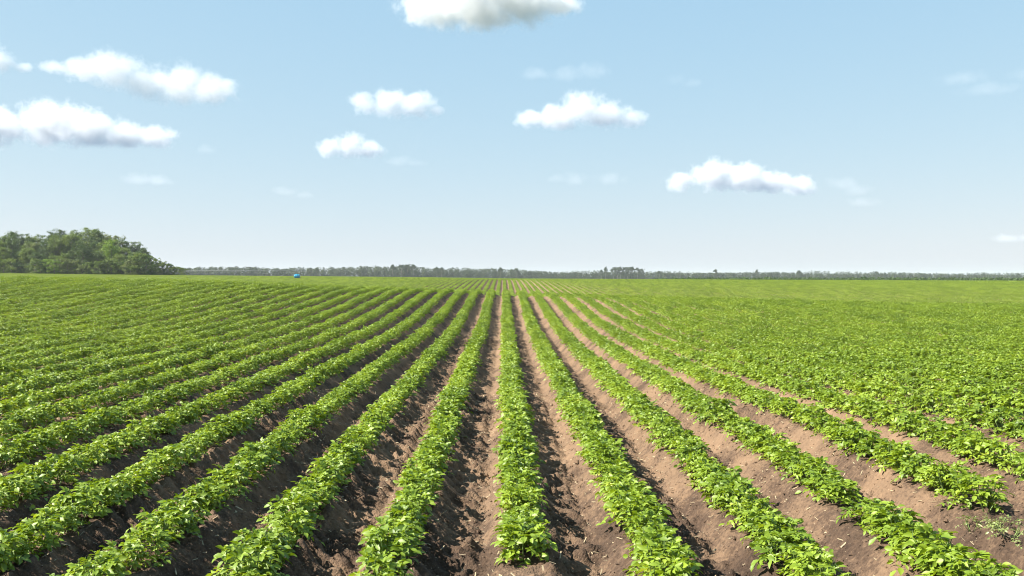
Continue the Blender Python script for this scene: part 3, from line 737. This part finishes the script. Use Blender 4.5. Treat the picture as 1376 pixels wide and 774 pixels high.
cloud('cloud', 'low bright white cloud right of centre, nearest the horizon, with two humps', [(915, 243, 26, 16), (960, 236, 38, 26), (1000, 240, 42, 24), (1040, 248, 40, 16), (1074, 249, 30, 18)], 8600, 4.5, seed=8, group=G)
cloud('cloud', 'thin faint cloud streak directly above the one-peaked cloud', [(720, 99, 34, 11), (760, 98, 40, 13), (795, 96, 30, 17)], 4800, .22, seed=9, group=G)
cloud('cloud', 'tiny faint wisp low at left below the long left cloud', [(188, 241, 26, 11), (215, 244, 26, 9)], 7800, .5, seed=10, group=G)
cloud('cloud', 'tiny faint wisp low in the sky just right of centre', [(770, 242, 24, 13), (745, 240, 18, 9), (820, 240, 26, 12)], 7800, .3, seed=11, group=G)
cloud('cloud', 'thin grey wisp trailing right of the low two-humped cloud', [(1128, 247, 28, 13), (1160, 272, 30, 10), (1150, 256, 26, 10)], 8600, .3, seed=12, group=G)
cloud('cloud', 'faint pinkish streak high in the sky near the right edge', [(1285, 108, 44, 12), (1330, 120, 50, 11), (1375, 100, 26, 12)], 4800, .18, seed=13, group=G)
cloud('cloud', 'faint tiny puff to the left of the smallest bright cloud', [(280, 202, 18, 10)], 6800, .35, seed=14, group=G)
cloud('cloud', 'faint small bright wisp just above the horizon at the right edge', [(1355, 321, 28, 8), (1385, 320, 20, 8)], 12000, .7, seed=15, group=G)

cloud('cloud', 'barely visible grey smudge low in the sky beneath the smallest bright cloud', [(385, 257, 26, 8), (410, 262, 20, 8)], 8600, .25, seed=16, group=G)
cloud('cloud', 'barely visible patch in the blue right of the faint streak, high up', [(905, 108, 22, 11), (930, 112, 20, 9)], 4600, .14, seed=17, group=G)
cloud('cloud', 'thin faint veil just right of the smallest bright white cloud', [(535, 216, 26, 9), (560, 220, 20, 8)], 6800, .22, seed=18, group=G)

# ------------------------------------------------------------------ haze
V, Fq, _ = box(0, 1600, 5.5, 7900, 4700, 29)
me = bpy.data.meshes.new('haze'); me.from_pydata([tuple(map(float, v)) for v in V], [], Fq)
m, nt, out = nmat('haze_air'); pv = N(nt, 'ShaderNodeVolumePrincipled'); pv.inputs['Color'].default_value = (.88, .93, 1, 1); pv.inputs['Density'].default_value = .00013; pv.inputs['Anisotropy'].default_value = .2
nt.links.new(pv.outputs[0], out.inputs['Volume']); me.materials.append(m)
o = link('haze', me); tag(o, kind='stuff')

# ------------------------------------------------------------------ light, sky, camera
EL, AZ = 42.0, -8.0
w = bpy.data.worlds.new('World'); sc.world = w; w.use_nodes = True; nt = w.node_tree
sky = nt.nodes.new('ShaderNodeTexSky'); sky.sky_type = 'NISHITA'; sky.sun_disc = False
sky.sun_elevation = rad(EL); sky.sun_rotation = rad(-90+AZ); sky.air_density = 1.0; sky.dust_density = .5; sky.ozone_density = 1.0; sky.altitude = 200
bg = nt.nodes['Background']; K_ = .10*2**1.6
def vm(op, val, src_):
    n_ = nt.nodes.new('ShaderNodeVectorMath'); n_.operation = op; n_.inputs[1].default_value = val; nt.links.new(src_, n_.inputs[0]); return n_.outputs[0]
v1 = vm('MULTIPLY', (K_,)*3, sky.outputs[0])
v1 = vm('MAXIMUM', (.02, .02, .02), v1)
v1 = vm('POWER', (.49, .29, .14), v1)
v2 = vm('MULTIPLY', (0.553/K_, 0.685/K_, 0.826/K_), v1)
nt.links.new(v2, bg.inputs[0]); bg.inputs[1].default_value = .10
sd = bpy.data.lights.new('sun', 'SUN'); sd.energy = 5.0; sd.angle = rad(.53); sd.color = (1, .95, .86)
so = bpy.data.objects.new('sun', sd); COL.objects.link(so)
tosun = Vector((-math.cos(rad(EL))*math.cos(rad(AZ)), math.cos(rad(EL))*math.sin(rad(AZ)), math.sin(rad(EL))))
so.rotation_euler = tosun.to_track_quat('Z', 'Y').to_euler(); so.location = (-30, 0, 60)
cd = bpy.data.cameras.new('camera'); cd.sensor_width = 36; cd.lens = 35.0; cd.clip_end = 30000; cd.clip_start = .1
cam = bpy.data.objects.new('camera', cd); COL.objects.link(cam); cam.location = (0, 0, EYE); cam.rotation_euler = (rad(90)-math.atan(15/F), 0, 0)
sc.camera = cam
vs = sc.view_settings; vs.view_transform = 'Standard'; vs.look = 'None'; vs.exposure = 1.6; vs.gamma = 1.0; vs.use_curve_mapping = False
sc.render.engine = 'CYCLES'; cy = sc.cycles
cy.use_denoising = True; cy.pixel_filter_type = 'BLACKMAN_HARRIS'; cy.filter_width = 1.05
try: cy.denoiser = 'OPENIMAGEDENOISE'; cy.denoising_input_passes = 'RGB_ALBEDO_NORMAL'; cy.denoising_prefilter = 'ACCURATE'
except Exception: pass
cy.max_bounces = 12; cy.diffuse_bounces = 3; cy.glossy_bounces = 2; cy.transmission_bounces = 3; cy.volume_bounces = 12; cy.transparent_max_bounces = 8
cy.volume_step_rate = .5; cy.volume_max_steps = 256
cy.use_adaptive_sampling = True; cy.adaptive_threshold = .01
print('instances', len(pts), 'Ycut', Ycut, 'rows', cnt)
